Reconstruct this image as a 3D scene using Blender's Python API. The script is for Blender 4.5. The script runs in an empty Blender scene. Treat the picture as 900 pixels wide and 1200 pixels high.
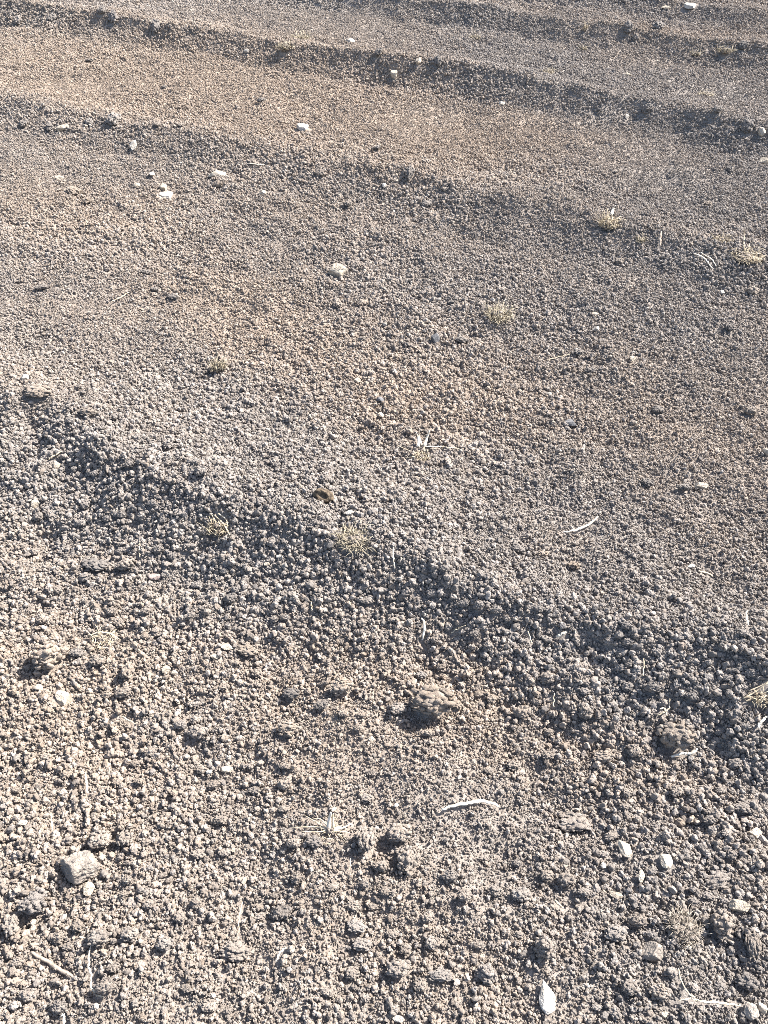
import bpy, bmesh, math, random
import numpy as np
from mathutils import Vector, Matrix, kdtree

random.seed(7)
rng = np.random.default_rng(7)
scene = bpy.context.scene

# ------------------------------------------------------------------ camera
CAM_H, TILT, FPX, PW, PH = 1.5, math.radians(45.5), 900.0, 900, 1200
cam_data = bpy.data.cameras.new("camera")
cam_data.sensor_fit = 'VERTICAL'
cam_data.sensor_height = 36.0
cam_data.lens = FPX / PH * 36.0
cam_data.clip_start, cam_data.clip_end = 0.02, 2000
cam = bpy.data.objects.new("camera", cam_data)
scene.collection.objects.link(cam)
cam.location = (0, 0, CAM_H)
cam.rotation_euler = (math.pi / 2 - TILT, 0, 0)
scene.camera = cam

# ------------------------------------------------------------------ light
SUN_EL, SUN_AZ = math.radians(42.5), math.atan2(0.87, 0.50)     # azimuth from +Y towards +X
world = bpy.data.worlds.new("World")
scene.world = world
world.use_nodes = True
wn = world.node_tree
bg = wn.nodes["Background"]
sky = wn.nodes.new("ShaderNodeTexSky")
sky.sky_type = 'NISHITA'
sky.sun_disc = False
sky.sun_elevation = SUN_EL
sky.sun_rotation = SUN_AZ
sky.dust_density = 2.0
wn.links.new(sky.outputs[0], bg.inputs[0])
bg.inputs[1].default_value = 0.083
sun_data = bpy.data.lights.new("sun", 'SUN')
sun_data.energy = 4.8
sun_data.angle = math.radians(0.55)
sun_data.color = (1.0, 0.965, 0.91)
sun = bpy.data.objects.new("sun", sun_data)
scene.collection.objects.link(sun)
sdir = Vector((math.sin(SUN_AZ) * math.cos(SUN_EL), math.cos(SUN_AZ) * math.cos(SUN_EL), math.sin(SUN_EL)))
sun.rotation_euler = sdir.to_track_quat('Z', 'Y').to_euler()
sun.location = sdir * 20

scene.view_settings.view_transform = 'Standard'
scene.view_settings.look = 'None'
scene.view_settings.gamma = 1.0
scene.view_settings.use_curve_mapping = False
scene.view_settings.exposure = 1.84
scene.cycles.max_bounces = 5
scene.cycles.diffuse_bounces = 3
scene.cycles.use_denoising = False
scene.cycles.filter_width = 0.85

# ------------------------------------------------------------------ noise
def _hash(ix, iy, seed):
    h = (ix.astype(np.int64) * 374761393 + iy.astype(np.int64) * 668265263 + seed * 974634777) & 0xffffffff
    h = ((h ^ (h >> 13)) * 1274126177) & 0xffffffff
    h = ((h ^ (h >> 16)) * 2246822519) & 0xffffffff
    return ((h ^ (h >> 15)) & 0xffff) / 32767.5 - 1.0

def noise2(x, y, seed=0):
    x = np.asarray(x, float); y = np.asarray(y, float)
    ix, iy = np.floor(x), np.floor(y)
    fx, fy = x - ix, y - iy
    ux, uy = fx * fx * (3 - 2 * fx), fy * fy * (3 - 2 * fy)
    a, b = _hash(ix, iy, seed), _hash(ix + 1, iy, seed)
    c, d = _hash(ix, iy + 1, seed), _hash(ix + 1, iy + 1, seed)
    return (a * (1 - ux) + b * ux) * (1 - uy) + (c * (1 - ux) + d * ux) * uy

def fbm(x, y, seed=0, octaves=3, gain=0.5):
    t = np.zeros(np.broadcast(x, y).shape); a = 1.0; f = 1.0
    for o in range(octaves):
        t = t + a * noise2(x * f + 17.3 * o, y * f - 9.1 * o, seed + o)
        a *= gain; f *= 2.03
    return t

# ------------------------------------------------------------------ pixel rays
CT, ST = math.cos(TILT), math.sin(TILT)
def ray(px, py):
    a, b = (px - PW / 2) / FPX, (py - PH / 2) / FPX
    return np.array([a, CT - b * ST, -ST - b * CT])

def on_plane(px, py, z):
    d = ray(px, py)
    return d * ((z - CAM_H) / d[2])

# ------------------------------------------------------------------ terrain
UDIR = np.array([-0.894, 0.448])
NDIR = np.array([0.448, 0.894])
CRESTS = [
    ([(0, 455), (120, 515), (250, 575), (450, 640), (700, 715), (900, 785)], 0.125),
    ([(0, 112), (250, 160), (480, 212), (700, 262), (900, 305)], 0.066),
    ([(0, 3), (300, 42), (600, 88), (900, 143)], 0.105),
    ([(450, -2), (735, 30), (900, 58)], 0.09),
    ([(745, -4), (900, 12)], 0.09),
]
RIDGES = []
for pts, hh in CRESTS:
    P = np.array([on_plane(a, b, hh)[:2] for a, b in pts])
    u, v = P @ UDIR, P @ NDIR
    deg = 1 if len(pts) < 4 else 2
    c = np.polyfit(u, v, 1) if deg == 1 else np.polyfit(u, v, 2)
    RIDGES.append((c, u.min(), u.max(), hh))
V0 = [float(np.polyval(r[0], np.clip(0, r[1], r[2]))) for r in RIDGES]

def ridge_line(r, u):
    c, u0, u1, _ = r
    uc = np.clip(u, u0, u1)
    return np.polyval(c, uc)

def height(x, y):
    x = np.asarray(x, float); y = np.asarray(y, float)
    u = x * UDIR[0] + y * UDIR[1]
    v = x * NDIR[0] + y * NDIR[1]
    z = np.zeros(x.shape)
    wob = 0.05 * fbm(u * 1.7, v * 0.3, 11, 3) + 0.014 * fbm(u * 5.5, v * 4, 14, 2)
    lines = [(ridge_line(r, u), r[3], k) for k, r in enumerate(RIDGES)]
    last = lines[-1][0]
    vmin, vmax = v.min(), v.max()
    lines += [(last + 1.55 * j, 0.09, 5 + j) for j in range(1, 40) if vmax > 6.5]
    lines += [(lines[0][0] - 1.75 * j, 0.10, 60 + j) for j in range(1, 12) if vmin < 1.5]
    for line, hh, k in lines:
        if line.min() > vmax + .4 or line.max() < vmin - 1.8:
            continue
        w = v - line + wob + (0.02 * fbm(u * 7, v * 6, 17, 2) if k == 0 else 0)
        amp = hh * (1 + 0.22 * noise2(u * 0.9 + 5 * k, np.full(x.shape, k * 3.7), 21))
        if k == 0:
            amp = amp * np.clip(1.04 - 0.26 * u, 0.62, 1.22)
        wn_ = 0.27 if k == 0 else (0.26 if k == 1 else 0.22)
        t = np.clip(1 + w / wn_, 0, 1)
        near = t ** 1.45
        far = 0.30 * np.exp(-(w / 0.75) ** 2) + 0.70 * np.exp(-(w / 0.24) ** 2)
        z = z + amp * np.where(w < 0, near, far)
    # tillage humps and hollows, then loose crumb texture
    near_r = np.exp(-((v - lines[0][0] + 0.10) / 0.25) ** 2)
    z = z + 0.013 * fbm(x * 2.6, y * 2.6, 31, 3)
    z = z + 0.010 * fbm(x * 9, y * 9, 41, 2) * (1 + 1.1 * near_r)
    z = z + 0.0060 * fbm(x * 26, y * 26, 51, 2)
    # dark hollows, plus dips added to blacken the shadows beside clods and tufts
    for (hx, hy, hr, hd) in HOLLOWS:
        if x.size < 500 and (np.abs(x - hx).min() > 3 * hr or np.abs(y - hy).min() > 3 * hr):
            continue
        d2 = ((x - hx) ** 2 + (y - hy) ** 2) / hr ** 2
        z = z - .75 * hd * np.exp(-d2)
    return z

HOLLOWS = []
def ground_hit(px, py):
    d = ray(px, py)
    k0, k1 = (0.26 - CAM_H) / d[2], (-0.12 - CAM_H) / d[2]
    for n in (160, 60):
        ks = np.linspace(k0, k1, n)
        below = CAM_H + d[2] * ks <= height(d[0] * ks, d[1] * ks)
        i = int(np.argmax(below)) if below.any() else n - 1
        k0, k1 = ks[max(i - 1, 0)], ks[i]
    p = d * k1
    return np.array([p[0], p[1], CAM_H + p[2]]), k1          # k1 = depth along the optical axis

_h = []
for (px, py, r, dpt) in [(135, 982, 12, .02), (446, 995, 12, .010), (480, 842, 22, .018), (220, 872, 12, .02), (30, 492, 22, .03),
                         (14, 545, 16, .03), (405, 646, 18, .02), (775, 872, 15, .03), (893, 830, 14, .03), (751, 695, 8, .02),
                         (510, 705, 26, .02), (690, 770, 30, .02), (28, 1085, 10, .02), (385, 640, 18, .015), (240, 440, 14, .01),
                         (670, 968, 18, .02), (835, 1032, 15, .018), (775, 1072, 12, .02), (620, 1042, 14, .018)]:
    p, dep = ground_hit(px, py)
    _h.append((p[0], p[1], r * dep / FPX, dpt))
HOLLOWS = _h

# soil tint: 0 = grey, 1 = tan; drier tan soil on the beds, greyer soil turned up along the banks
TANS = []
for (px, py, rx, am) in [(330, 110, 230, .55), (120, 90, 200, .5), (560, 150, 160, .35), (330, 385, 120, .5), (470, 470, 110, .55), (250, 350, 90, .3),
                         (60, 60, 140, .35), (820, 50, 90, .45), (700, 40, 80, .25), (60, 900, 110, .35), (560, 790, 80, .45), (680, 860, 90, .4),
                         (360, 820, 110, .3), (100, 770, 80, .3), (400, 1000, 120, .2), (820, 880, 70, .3), (760, 490, 130, .3), (650, 650, 40, .35),
                         (80, 240, 110, .4), (60, 1130, 120, .2), (560, 1170, 120, .2), (450, 745, 110, .35)]:
    d = on_plane(px, py, 0.03)
    dep = (0.03 - CAM_H) / ray(px, py)[2]
    TANS.append((d[0], d[1], rx * dep / FPX, am))
GREYS = []
for (px, py, rx, am) in [(700, 90, 150, .4), (560, 60, 110, .3), (150, 400, 130, .3), (330, 500, 120, .3), (700, 720, 120, .45), (300, 620, 110, .4), (560, 690, 80, .3),
                         (850, 790, 90, .35), (80, 560, 110, .3), (100, 180, 130, .3), (760, 360, 130, .25), (860, 1150, 80, .3), (620, 560, 120, .25),
                         (330, 960, 70, .2), (860, 230, 120, .25)]:
    d = on_plane(px, py, 0.05)
    dep = (0.05 - CAM_H) / ray(px, py)[2]
    GREYS.append((d[0], d[1], rx * dep / FPX, am))

def tan_map(x, y):
    x = np.asarray(x, float); y = np.asarray(y, float)
    t = 0.34 + 0.16 * fbm(x * 1.1, y * 1.1, 71, 3) + 0.10 * fbm(x * 6, y * 6, 75, 2)
    for lst, s in ((TANS, 1), (GREYS, -1)):
        for (cx, cy, r, am) in lst:
            # patches stretch a little along the tillage direction
            du = (x - cx) * UDIR[0] + (y - cy) * UDIR[1]
            dv = (x - cx) * NDIR[0] + (y - cy) * NDIR[1]
            t = t + .95 * s * am * np.exp(-((du / (1.25 * r)) ** 2 + (dv / (0.9 * r)) ** 2))
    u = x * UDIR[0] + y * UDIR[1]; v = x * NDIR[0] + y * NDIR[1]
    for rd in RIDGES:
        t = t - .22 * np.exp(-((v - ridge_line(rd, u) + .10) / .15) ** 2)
    return np.clip(t, 0, 1)

# ------------------------------------------------------------------ materials
def new_mat(name):
    m = bpy.data.materials.new(name)
    m.use_nodes = True
    nt = m.node_tree
    b = nt.nodes["Principled BSDF"]
    b.inputs["Roughness"].default_value = 0.95
    b.inputs["Specular IOR Level"].default_value = 0.15
    return m, nt, b

def N(nt, typ, **kw):
    n = nt.nodes.new(typ)
    for k, v in kw.items():
        setattr(n, k, v)
    return n

def math_node(nt, op, a, b=None):
    n = N(nt, "ShaderNodeMath", operation=op)
    for i, s in enumerate((a, b)):
        if s is None: continue
        if isinstance(s, (int, float)): n.inputs[i].default_value = s
        else: nt.links.new(s, n.inputs[i])
    return n.outputs[0]

GREY, TAN, PALE = (0.233, 0.208, 0.188, 1), (0.296, 0.236, 0.186, 1), (0.36, 0.322, 0.286, 1)
def soil_material(name, attr_type, fine_scale, bump_scale, bump_dist, use_object_coords):
    m, nt, b = new_mat(name)
    L = nt.links.new
    at = N(nt, "ShaderNodeAttribute", attribute_type=attr_type, attribute_name="tan")
    geo = N(nt, "ShaderNodeNewGeometry")
    tc = N(nt, "ShaderNodeTexCoord")
    oi = N(nt, "ShaderNodeObjectInfo")
    n1 = N(nt, "ShaderNodeTexNoise"); n1.inputs["Scale"].default_value = fine_scale; n1.inputs["Detail"].default_value = 4
    L(geo.outputs["Position"], n1.inputs["Vector"])
    mix = N(nt, "ShaderNodeMix", data_type='RGBA')
    mix.inputs[6].default_value = GREY; mix.inputs[7].default_value = TAN if attr_type != 'OBJECT' else (0.290, 0.232, 0.180, 1)
    L(at.outputs["Fac"], mix.inputs[0])
    # dusty pale bits
    ramp = N(nt, "ShaderNodeMapRange"); ramp.inputs[1].default_value = 0.50; ramp.inputs[2].default_value = 0.72; ramp.inputs[4].default_value = 0.55
    L(n1.outputs["Fac"], ramp.inputs[0])
    mix2 = N(nt, "ShaderNodeMix", data_type='RGBA'); mix2.inputs[7].default_value = PALE
    L(ramp.outputs[0], mix2.inputs[0]); L(mix.outputs[2], mix2.inputs[6])
    # value spread from piece to piece
    hsv = N(nt, "ShaderNodeHueSaturation")
    val = math_node(nt, 'MULTIPLY_ADD', oi.outputs["Random"], 0.55)
    val.node.inputs[2].default_value = 0.72
    if attr_type == 'OBJECT':
        sh = N(nt, "ShaderNodeAttribute", attribute_type='OBJECT', attribute_name="shade")
        val = sh.outputs["Fac"]
    if not use_object_coords:
        val = math_node(nt, 'MULTIPLY_ADD', n1.outputs["Fac"], 0.5); val.node.inputs[2].default_value = 0.72
    L(val, hsv.inputs["Value"]); L(mix2.outputs[2], hsv.inputs["Color"])
    L(hsv.outputs[0], b.inputs["Base Color"])
    n2 = N(nt, "ShaderNodeTexNoise"); n2.inputs["Scale"].default_value = bump_scale; n2.inputs["Detail"].default_value = 5; n2.inputs["Roughness"].default_value = 0.65
    L(geo.outputs["Position"], n2.inputs["Vector"])
    bp = N(nt, "ShaderNodeBump"); bp.inputs["Strength"].default_value = 0.9; bp.inputs["Distance"].default_value = bump_dist
    L(n2.outputs["Fac"], bp.inputs["Height"]); L(bp.outputs[0], b.inputs["Normal"])
    return m

M_GROUND = soil_material("tilled_soil", 'GEOMETRY', 90, 260, 0.006, False)
M_CRUMB = soil_material("soil_crumb", 'INSTANCER', 60, 700, 0.0030, True)
M_CLOD = soil_material("soil_clod", 'OBJECT', 70, 500, 0.004, True)

def simple_material(name, c0, c1, scale, bump_scale, bump_dist, rough=0.85, dirt=None):
    m, nt, b = new_mat(name)
    L = nt.links.new
    b.inputs["Roughness"].default_value = rough
    tc = N(nt, "ShaderNodeTexCoord"); oi = N(nt, "ShaderNodeObjectInfo"); geo = N(nt, "ShaderNodeNewGeometry")
    n1 = N(nt, "ShaderNodeTexNoise"); n1.inputs["Scale"].default_value = scale; n1.inputs["Detail"].default_value = 5
    L(geo.outputs["Position"], n1.inputs["Vector"])
    mr = N(nt, "ShaderNodeMapRange"); mr.inputs[1].default_value = 0.35; mr.inputs[2].default_value = 0.65
    L(n1.outputs["Fac"], mr.inputs[0])
    mix = N(nt, "ShaderNodeMix", data_type='RGBA'); mix.inputs[6].default_value = (*c0, 1); mix.inputs[7].default_value = (*c1, 1)
    L(mr.outputs[0], mix.inputs[0])
    hsv = N(nt, "ShaderNodeHueSaturation")
    v = math_node(nt, 'MULTIPLY_ADD', oi.outputs["Random"], 0.25); v.node.inputs[2].default_value = 0.87
    L(v, hsv.inputs["Value"]); L(mix.outputs[2], hsv.inputs["Color"]); L(hsv.outputs[0], b.inputs["Base Color"])
    n2 = N(nt, "ShaderNodeTexNoise"); n2.inputs["Scale"].default_value = bump_scale; n2.inputs["Detail"].default_value = 4
    L(geo.outputs["Position"], n2.inputs["Vector"])
    bp = N(nt, "ShaderNodeBump"); bp.inputs["Strength"].default_value = 0.7; bp.inputs["Distance"].default_value = bump_dist
    L(n2.outputs["Fac"], bp.inputs["Height"]); L(bp.outputs[0], b.inputs["Normal"])
    return m

M = {
    'cream': simple_material("cream_limestone", (0.29, 0.245, 0.195), (0.48, 0.415, 0.33), 70, 330, 0.006),
    'white': simple_material("white_limestone", (0.31, 0.275, 0.235), (0.50, 0.46, 0.405), 70, 300, 0.005),
    'grey': simple_material("grey_stone", (0.19, 0.165, 0.145), (0.30, 0.26, 0.22), 80, 260, 0.007),
    'pink': simple_material("brown_stone", (0.20, 0.155, 0.14), (0.29, 0.23, 0.21), 140, 260, 0.002),
    'dark': simple_material("dark_stone", (0.085, 0.085, 0.09), (0.15, 0.145, 0.145), 120, 200, 0.002),
    'dung': simple_material("dry_dung", (0.045, 0.034, 0.025), (0.15, 0.115, 0.08), 110, 240, 0.003),
    'straw': simple_material("dry_straw", (0.32, 0.265, 0.19), (0.55, 0.47, 0.345), 110, 400, 0.0006, 0.7),
    'bleached': simple_material("bleached_straw", (0.40, 0.35, 0.28), (0.68, 0.63, 0.54), 110, 400, 0.0006, 0.7),
    'olive': simple_material("faded_grass", (0.28, 0.24, 0.175), (0.46, 0.40, 0.30), 110, 400, 0.0006, 0.7),
    'root': simple_material("dusty_root", (0.30, 0.255, 0.205), (0.44, 0.385, 0.32), 90, 400, 0.0006, 0.8),
    'bark': simple_material("dusty_twig", (0.22, 0.18, 0.145), (0.33, 0.275, 0.225), 120, 350, 0.001, 0.9),
}

# ------------------------------------------------------------------ ground
def axis(lo, hi, step, far, grow=1.16):
    core = np.arange(lo, hi + step * .5, step)
    a, b = [], []
    s, p = step, lo
    while p > -far:
        s *= grow; p -= s; a.append(p)
    s, p = step, hi
    while p < far:
        s *= grow; p += s; b.append(p)
    return np.array(a[::-1] + list(core) + b)

def grid_mesh(name, xs, ys, zs):
    ny, nx = zs.shape
    X, Y = np.meshgrid(xs, ys)
    co = np.stack([X, Y, zs], -1).reshape(-1, 3)
    i = np.arange((ny - 1) * (nx - 1)); r, c = i // (nx - 1), i % (nx - 1)
    a = r * nx + c
    q = np.stack([a, a + 1, a + nx + 1, a + nx], 1)
    me = bpy.data.meshes.new(name)
    me.vertices.add(len(co)); me.vertices.foreach_set("co", co.ravel())
    me.loops.add(q.size); me.loops.foreach_set("vertex_index", q.ravel().astype(np.int32))
    me.polygons.add(len(q)); me.polygons.foreach_set("loop_start", (np.arange(len(q)) * 4).astype(np.int32))
    me.update(calc_edges=True)
    me.polygons.foreach_set("use_smooth", np.ones(len(q), bool))
    return me, X, Y

xs = axis(-4.0, 4.0, 0.014, 300); ys = axis(-0.5, 8.2, 0.0135, 300)
X, Y = np.meshgrid(xs, ys)
Z = height(X, Y)
gme, X, Y = grid_mesh("ground", xs, ys, Z)
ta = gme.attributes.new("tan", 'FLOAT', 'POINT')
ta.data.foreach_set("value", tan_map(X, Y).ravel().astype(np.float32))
gme.materials.append(M_GROUND)
ground = bpy.data.objects.new("ground", gme)
ground["kind"] = "structure"
ground["label"] = "tilled grey brown soil of the field with low banks"
scene.collection.objects.link(ground)

# ------------------------------------------------------------------ lumpy shapes
_ico = {}
def ico(sub):
    if sub not in _ico:
        bm = bmesh.new(); bmesh.ops.create_icosphere(bm, subdivisions=sub, radius=1)
        bm.verts.ensure_lookup_table()
        v = np.array([x.co[:] for x in bm.verts]); v /= np.linalg.norm(v, axis=1)[:, None]
        f = np.array([[q.index for q in p.verts] for p in bm.faces])
        bm.free(); _ico[sub] = (v, f)
    return _ico[sub]

def unit(n, r):
    p = r.normal(size=(n, 3)); return p / np.linalg.norm(p, axis=1)[:, None]

def lumps(v, n, width, r):
    """height of the nearest of n round lumps on the unit sphere"""
    s = unit(n, r); wd = width * r.uniform(.7, 1.25, n); am = r.uniform(.55, 1, n)
    ang = np.arccos(np.clip(v @ s.T, -1, 1)) / wd
    return (am * np.sqrt(np.clip(1 - ang ** 2, 0, 1))).max(1)

def tri_mesh(name, v, f, mat, smooth=True):
    me = bpy.data.meshes.new(name)
    v = np.asarray(v); f = np.asarray(f)
    me.vertices.add(len(v)); me.vertices.foreach_set("co", v.ravel())
    me.loops.add(f.size); me.loops.foreach_set("vertex_index", f.ravel().astype(np.int32))
    k = f.shape[1]
    me.polygons.add(len(f)); me.polygons.foreach_set("loop_start", (np.arange(len(f)) * k).astype(np.int32))
    me.update(calc_edges=True)
    me.polygons.foreach_set("use_smooth", np.full(len(f), smooth))
    me.materials.append(mat)
    return me

def jag(v, r, n, freq):
    """rough sum of random plane waves, about -1..1"""
    t = np.zeros(len(v))
    for _ in range(n):
        t += np.abs(np.sin(v @ (unit(1, r)[0] * r.uniform(.6, 1.4) * freq) + r.uniform(0, 6.3)))
    return (t / n - .64) * math.sqrt(n) * 1.1

def crumb_shape(seed, sub=4):
    """a soil crumb: a few fused grains with broken faces and open pores"""
    r = np.random.default_rng(seed)
    v, f = ico(sub)
    rad = 0.42 + 0.52 * lumps(v, r.integers(4, 8), 0.80, r) + 0.20 * lumps(v, 26, 0.34, r)
    for _ in range(r.integers(5, 9)):
        n = unit(1, r)[0]; d = v @ n
        rad = np.where(d > .2, np.minimum(rad, r.uniform(.50, .86) / np.maximum(d, .2)), rad)
    rad = rad * (1 + .13 * jag(v, r, 7, 9) + .05 * jag(v, r, 7, 19))
    p = v * np.clip(rad, .2, 1.4)[:, None] * np.array([1, r.uniform(.65, 1), r.uniform(.55, .9)])
    return p / np.abs(p).max(), f

def clod_shape(seed, sub=4):
    """a clod: many crumbs of unequal size stuck together"""
    r = np.random.default_rng(seed)
    v, f = ico(sub)
    rad = 0.50 + 0.34 * lumps(v, r.integers(5, 8), 0.9, r) + 0.08 * jag(v, r, 7, 6)
    core = v * rad[:, None]
    V, F, o = [core * .84], [f], len(core)
    n = 150
    dirs = unit(n, r)
    for k in range(n):
        j = int(np.argmax(v @ dirs[k]))
        s = min(.23, .085 * r.random() ** (-1 / 2.0))
        pv, pf = crumb_shape(int(seed * 131 + k), 2)
        q, _ = np.linalg.qr(r.normal(size=(3, 3)))
        V.append((pv * s) @ q + core[j] * r.uniform(.84, 1.04)); F.append(pf + o); o += len(pv)
    p = np.vstack(V)
    return p / np.abs(p).max(0), np.vstack(F)

def stone_shape(seed, sub=3, sharp=1.0):
    r = np.random.default_rng(seed)
    v, f = ico(sub)
    rad = np.ones(len(v))
    for _ in range(r.integers(8, 12)):
        n = unit(1, r)[0]; d = v @ n; off = r.uniform(.42, .86)
        rad = np.where(d > .15, np.minimum(rad, off / np.maximum(d, .15)), rad)
    rad = rad * (1 + 0.06 * lumps(v, 24, 0.4, r) + .05 * jag(v, r, 8, 7) + .03 * jag(v, r, 8, 15) + .015 * jag(v, r, 8, 34))
    p = v * rad[:, None]
    return p / np.abs(p).max(0), f

def link(o, parent=None):
    scene.collection.objects.link(o)
    if parent: o.parent = parent
    return o

EXCL = []            # (x, y, z, r): loose crumbs are kept out of these
def tag(o, label, cat, group=None):
    o["label"] = label; o["category"] = cat
    if group: o["group"] = group

CLODS = [clod_shape(100 + i) for i in range(14)]
CLOD_ME = [tri_mesh("soil_clod", p, f, M_CLOD) for p, f in CLODS]
STONES = [stone_shape(300 + i, 4) for i in range(10)]
STONE_ME = {}

def normal_at(x, y):
    e = 0.03
    q = height(np.array([x - e, x + e, x, x]), np.array([y, y, y - e, y + e]))
    return Vector((-(q[1] - q[0]) / (2 * e), -(q[3] - q[2]) / (2 * e), 1)).normalized()

def place_lump(o, px, py, w, h, sink, seed, spin=None, thick=None, grow=1.0):
    """w, h: size in photo pixels; the lump is bedded in the soil at the pixel"""
    r = random.Random(seed)
    p, dep = ground_hit(px, py + 0.12 * h)
    m = dep / FPX
    nrm = normal_at(p[0], p[1])
    a = 0.5 * w * m * grow
    h = h * grow
    view_el = math.asin(min(1, CAM_H / np.linalg.norm([p[0], p[1], CAM_H])))
    # visible height of a lump = depth * sin(el) + thickness * cos(el)
    tk = thick if thick is not None else min(0.88, max(.58, 0.62 * h / w + 0.2))
    b = max(0.62 * a, (0.5 * h * m - 0.5 * tk * a * math.cos(view_el)) / max(.35, math.sin(view_el)))
    b = min(b, 1.7 * a)
    c = tk * min(a, b)
    o.scale = (a, b, c)
    o.location = (p[0], p[1], p[2] + c * (1 - 2 * sink) + 0.0055)
    t = nrm.to_track_quat('Z', 'Y')
    o.rotation_mode = 'QUATERNION'
    zrot = Matrix.Rotation(spin if spin is not None else r.uniform(-.25, .25), 3, 'Z').to_quaternion()
    o.rotation_quaternion = zrot @ Vector((0, 0, 1)).rotation_difference(nrm)
    o["tan"] = float(np.clip(tan_map(p[0:1], p[1:2])[0], 0, 1))
    for q in (-.5, 0, .5):
        EXCL.append((p[0] + (q * (a - b) if a > b else 0), p[1] + (q * (b - a) if b > a else 0), p[2], 0.88 * min(a, b)))
    return p, a, b, c

def clod(px, py, w, h, label=None, tan=None, group=None, sink=.16, i=[0]):
    i[0] += 1
    o = link(bpy.data.objects.new("soil_clod", CLOD_ME[(i[0] * 5) % len(CLOD_ME)]))
    place_lump(o, px, py, w, h, sink + (.14 if py < 400 else 0), i[0] * 13, grow=(.86 if py < 400 else 1.10) if tan is not None else 1.0)
    if tan is not None: o["tan"] = float(tan)
    rr = random.Random(i[0])
    o["shade"] = rr.uniform(.70, .84) if label and ("dark" in label.split()[:3] or "darkest" in label) else rr.uniform(.84, 1.06)  # dark clods: the darkness of their shadow side is put into the colour
    tag(o, label, "clod", group)
    return o

def stone(px, py, w, h, mat, label, sink=.28, spin=None, thick=None, name="stone", cat="stone", i=[0]):
    i[0] += 1
    k = (i[0] % len(STONES), mat)
    if k not in STONE_ME:
        STONE_ME[k] = tri_mesh("stone", *STONES[k[0]], M[mat], False)
    o = link(bpy.data.objects.new(name, STONE_ME[k]))
    place_lump(o, px, py, w, h, sink, i[0] * 17 + 3, spin, thick, grow=.86 if mat == 'white' else 1.0)
    tag(o, label, cat)
    return o
#@@THINGS
# ------------------------------------------------------------------ straw and tufts
def spline(P, n):
    P = np.asarray(P, float)
    if len(P) == 2:
        t = np.linspace(0, 1, n)[:, None]; return P[0] * (1 - t) + P[1] * t
    Q = np.vstack([2 * P[0] - P[1], P, 2 * P[-1] - P[-2]])
    out = []
    seg = len(P) - 1
    for s in np.linspace(0, seg - 1e-6, n):
        k = int(s); t = s - k
        a, b, c, d = Q[k], Q[k + 1], Q[k + 2], Q[k + 3]
        out.append(.5 * (2 * b + (c - a) * t + (2 * a - 5 * b + 4 * c - d) * t * t + (3 * b - a - 3 * c + d) * t ** 3))
    return np.array(out)

def tube(P, R, sides=5, flat=0.6):
    """tapered tube along the points P; flattened in the vertical"""
    P = np.asarray(P); n = len(P)
    T = np.gradient(P, axis=0); T /= np.linalg.norm(T, axis=1)[:, None] + 1e-12
    ref = np.array([0, 0, 1.0])
    S = np.cross(T, ref); ln = np.linalg.norm(S, axis=1)[:, None]
    S = np.where(ln < 1e-3, np.array([[1.0, 0, 0]]), S / np.maximum(ln, 1e-6))
    U = np.cross(S, T)
    V = []
    for k in range(sides):
        a = 2 * math.pi * k / sides
        V.append(P + R[:, None] * (math.cos(a) * S + flat * math.sin(a) * U))
    V = np.stack(V, 1).reshape(-1, 3)
    F = []
    for i in range(n - 1):
        for k in range(sides):
            k2 = (k + 1) % sides
            F += [(i * sides + k, i * sides + k2, (i + 1) * sides + k2), (i * sides + k, (i + 1) * sides + k2, (i + 1) * sides + k)]
    c0, c1 = len(V), len(V) + 1
    V = np.vstack([V, P[0], P[-1]])
    for k in range(sides):
        k2 = (k + 1) % sides
        F += [(c0, k2, k), (c1, (n - 1) * sides + k, (n - 1) * sides + k2)]
    return V, np.array(F)

def join_shapes(parts):
    V, F, o = [], [], 0
    for v, f in parts:
        V.append(v); F.append(f + o); o += len(v)
    return np.vstack(V), np.vstack(F)

def pixel_path(pts, lift, n):
    P, M_ = [], []
    for q in pts:
        p, dep = ground_hit(q[0], q[1])
        z = q[2] if len(q) > 2 else 0
        # a raised point keeps its pixel: move up the ray
        if z:
            d = ray(q[0], q[1]); k = dep + z / d[2]
            p = np.array([0, 0, CAM_H]) + d * k
        P.append(p + np.array([0, 0, lift])); M_.append(dep)
    return spline(P, n), float(np.mean(M_))

def straw(pts, w, mat, label, lift=.010, name="straw", cat="straw", flat=.6, taper=.6, group=None):
    n = max(7, 5 * len(pts))
    P, dep = pixel_path(pts, lift, n)
    r = np.random.default_rng(int(pts[0][0] * 7 + pts[0][1]))
    P = P + r.normal(0, .0009, P.shape)
    rad = .5 * w * dep / FPX
    t = np.linspace(0, 1, n)
    R = rad * (1 - (1 - taper) * np.abs(2 * t - 1) ** 2.2) * r.uniform(.85, 1.12, n)
    base = P.mean(0)
    V, F = tube(P - base, R, 6, flat)
    o = link(bpy.data.objects.new(name, tri_mesh(name, V, F, M[mat])))
    o.location = base
    tag(o, label, cat, group)
    for p in P[::2]: EXCL.append((p[0], p[1], p[2], max(.006, rad * 1.6)))
    return o

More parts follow.
